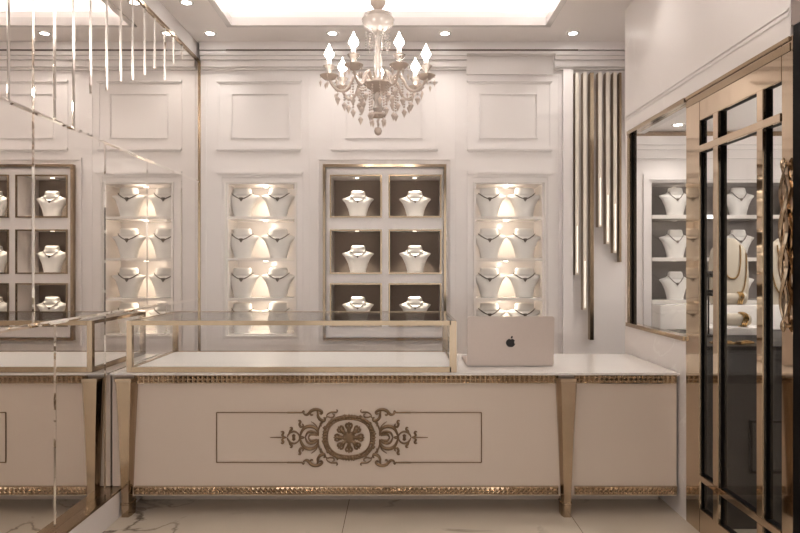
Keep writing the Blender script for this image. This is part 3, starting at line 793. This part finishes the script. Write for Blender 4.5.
for x, y in hid:
    dup(pt, (x, y, HC), 'unseen round ceiling downlight added to light the shop floor'); dlamp(x, y, HC, DP*(.3 if abs(x) > 1.4 else 1.1))
dup(pt, (PX(678, 5.63), 5.63, 2.85), 'ceiling downlight in the room seen through the glass'); dlamp(PX(678, 5.63), 5.6, 2.85, 22)
for x in (2.6, 3.6): light('SPOT', (x, 4.4, 2.83), 55, (1, .95, .90), .05, (0, 0, 0), math.radians(130), .9)  # added spots without fixtures, brightening the side room from out of view

# ================================================================ CHANDELIER
CHY = 3.8; CHX = -22/F*CHY; k = F/CHY
ch = thing('chandelier', 'smoky crystal chandelier with seven flame bulbs and hanging pendants', 'chandelier', (CHX, CHY, PZ(133, CHY)))
z0 = PZ(133, CHY)
def zz_(y): return PZ(y, CHY)-z0
def Lp(prof): return [(r/k, zz_(y)) for r, y in prof]
def ln(name, prof, m, n=20):
    b = BM(); lathe(b, Lp(sorted(prof, key=lambda p: -p[1])), (0, 0, 0), n); return obj(name, b, m, ch, True)
zct = 4.06-z0
b = BM(); lathe(b, [(.006, zz_(-2)), (.006, zct-.04)], (0, 0, 0), 8); obj('suspension_rod', b, 'golds', ch)
b = BM(); lathe(b, [(.02, zct-.07), (.06, zct-.04), (.08, zct-.001)], (0, 0, 0), 24); obj('ceiling_rose', b, 'golds', ch, True)
ln('top_urn', [(2, -4), (7, -2), (8, 1), (7, 5), (4, 9), (2.5, 11)], 'crystal')
ln('glass_bell', [(3, 11), (8, 12), (14, 15), (16.5, 20), (15, 25), (9, 29.5), (4, 34), (2.6, 36)], 'cryst2', 24)
ln('stem_column', [(2.6, 36), (3.6, 42), (2.4, 48), (3, 55), (4.6, 60), (4, 66), (3, 72), (3, 78)], 'cryst2')
ln('central_bowl', [(3, 78), (7, 80), (13, 82), (14.5, 84.5), (11, 88), (5, 91), (3, 93)], 'crystal', 28)
ln('lower_urn', [(3, 93), (4.6, 95), (5, 99), (3.6, 102), (4, 106), (5.6, 109), (3.6, 112)], 'cryst2')
ln('drip_dish', [(3, 112), (7.6, 113.5), (8, 115.5), (5, 117.5), (1, 118)], 'crystal', 24)
ln('finial_ball', [(.5, 127), (3, 128), (4, 131), (3, 134), (.6, 135.5)], 'crystal', 16)
b = BM(); lathe(b, [(.003, zz_(128)), (.003, zz_(117))], (0, 0, 0), 6); obj('finial_rod', b, 'crystal', ch)
def strand(b, x, y, ztop, L, drop=True, s=1.0):
    n = max(1, int(L/.016)); 
    for i in range(n): octa(b, (x, y, ztop-.008-i*.016), .0055*s, .0055*s, .007, 6)
    if drop: octa(b, (x, y, ztop-n*.016-.024), .0105*s, .006*s, .017*(.6+.4*s), 8, .7)
for j in range(14):
    a = 2*PI*j/14+.2; b = BM(); r = .052+.02*(j % 2)
    strand(b, r*math.cos(a), r*math.sin(a), zz_(32), .125, False, .9); obj('bead_strand', b, 'cryst2', ch)
for j in range(8):
    a = 2*PI*j/8; b = BM(); strand(b, .042*math.cos(a), .042*math.sin(a), zz_(116), .03, True, .8); obj('pendant_drop', b, 'crystal', ch)
for j in range(12):
    a = 2*PI*j/12+.13; b = BM(); strand(b, (.085+.03*(j % 2))*math.cos(a), (.085+.03*(j % 2))*math.sin(a), zz_(87), .09+.04*(j % 3), True, 1.5); obj('pendant_drop', b, 'crystal', ch)
b = BM()
for j in range(10):
    a = 2*PI*j/10; tube(b, [(.045*math.cos(a), .045*math.sin(a), zz_(82)), (.065*math.cos(a), .065*math.sin(a), zz_(76)), (.08*math.cos(a), .08*math.sin(a), zz_(75))], [.007, .005, .002], 6)
obj('crown_leaves', b, 'crystal', ch, True)
AR = .290
zb0 = 1.26+CZ-z0         # bulb centre height
for j in range(7):
    th = 2*PI*j/7+PI/7    # measured from the direction away from camera ... back arm at 180
    th = PI/2 + 2*PI*j/7  # first arm points straight away from the camera
    ca, sa = math.cos(th), math.sin(th)
    def P(r, z): return (r*ca, r*sa, z)
    am = BM()
    zc0 = zz_(84)
    path = [P(.07, zc0), P(.11, zc0+.045), P(.15, zc0+.02), P(.18, zc0-.035), P(.22, zc0-.055), P(.26, zc0-.035), P(AR, zb0-.165)]
    sp = []
    n = len(path)
    for i in range(n-1):
        p0, p1, p2, p3 = [Vector(path[max(0, min(n-1, q_))]) for q_ in (i-1, i, i+1, i+2)]
        for s_ in range(5):
            t_ = s_/5; sp.append(.5*((2*p1)+(-p0+p2)*t_+(2*p0-5*p1+4*p2-p3)*t_*t_+(-p0+3*p1-3*p2+p3)*t_**3))
    sp.append(Vector(path[-1])); tube(am, sp, .0085, 8)
    arm = obj('arm', am, 'crystal', ch, True)
    b = BM(); lathe(b, [(.008, zb0-.175), (.03, zb0-.168), (.052, zb0-.150), (.055, zb0-.145), (.03, zb0-.148), (.012, zb0-.150)], P(AR, 0), 18); obj('drip_cup', b, 'crystal', arm, True)
    b = BM(); lathe(b, [(.012, zb0-.15), (.014, zb0-.12), (.034, zb0-.095), (.036, zb0-.09), (.014, zb0-.088), (.013, zb0-.05), (.016, zb0-.045)], P(AR, 0), 16); obj('candle_holder', b, 'cryst2', arm, True)
    b = BM(); lathe(b, [(.012, zb0-.046), (.020, zb0-.038), (.027, zb0-.028), (.028, zb0-.018), (.021, zb0-.002), (.010, zb0+.015), (.004, zb0+.030), (.001, zb0+.040)], P(AR, 0), 14); obj('flame_bulb', b, 'bulb', arm, True)
    for q_ in range(5):
        a = 2*PI*q_/5+th; b = BM(); strand(b, AR*ca+.05*math.cos(a), AR*sa+.05*math.sin(a), zb0-.15, .025+.02*(q_ % 2), True, .8); obj('pendant_drop', b, 'crystal', arm)
    for r_, L in ((.24, .04), (.20, .07), (.15, .11)):
        b = BM(); x, y, _ = P(r_, 0); strand(b, x, y, zc0-(.05 if r_ > .16 else -.015), L, True, 1.6); obj('pendant_drop', b, 'crystal', arm)

# ================================================================ WORLD, CAMERA, VIEW
w = bpy.data.worlds.new('world'); S.world = w; w.use_nodes = True
w.node_tree.nodes['Background'].inputs[0].default_value = (1, .965, .94, 1)
w.node_tree.nodes['Background'].inputs[1].default_value = 1.35
cam = bpy.data.cameras.new('camera'); cam.lens = 28.8; cam.sensor_width = 36; cam.clip_start = .05
co = bpy.data.objects.new('camera', cam); COL.objects.link(co); co.location = (0, 0, CZ); co.rotation_euler = (PI/2, 0, 0)
S.camera = co
S.view_settings.view_transform = 'Standard'; S.view_settings.look = 'None'; S.view_settings.gamma = 1
S.view_settings.use_curve_mapping = False
S.view_settings.exposure = 0.16
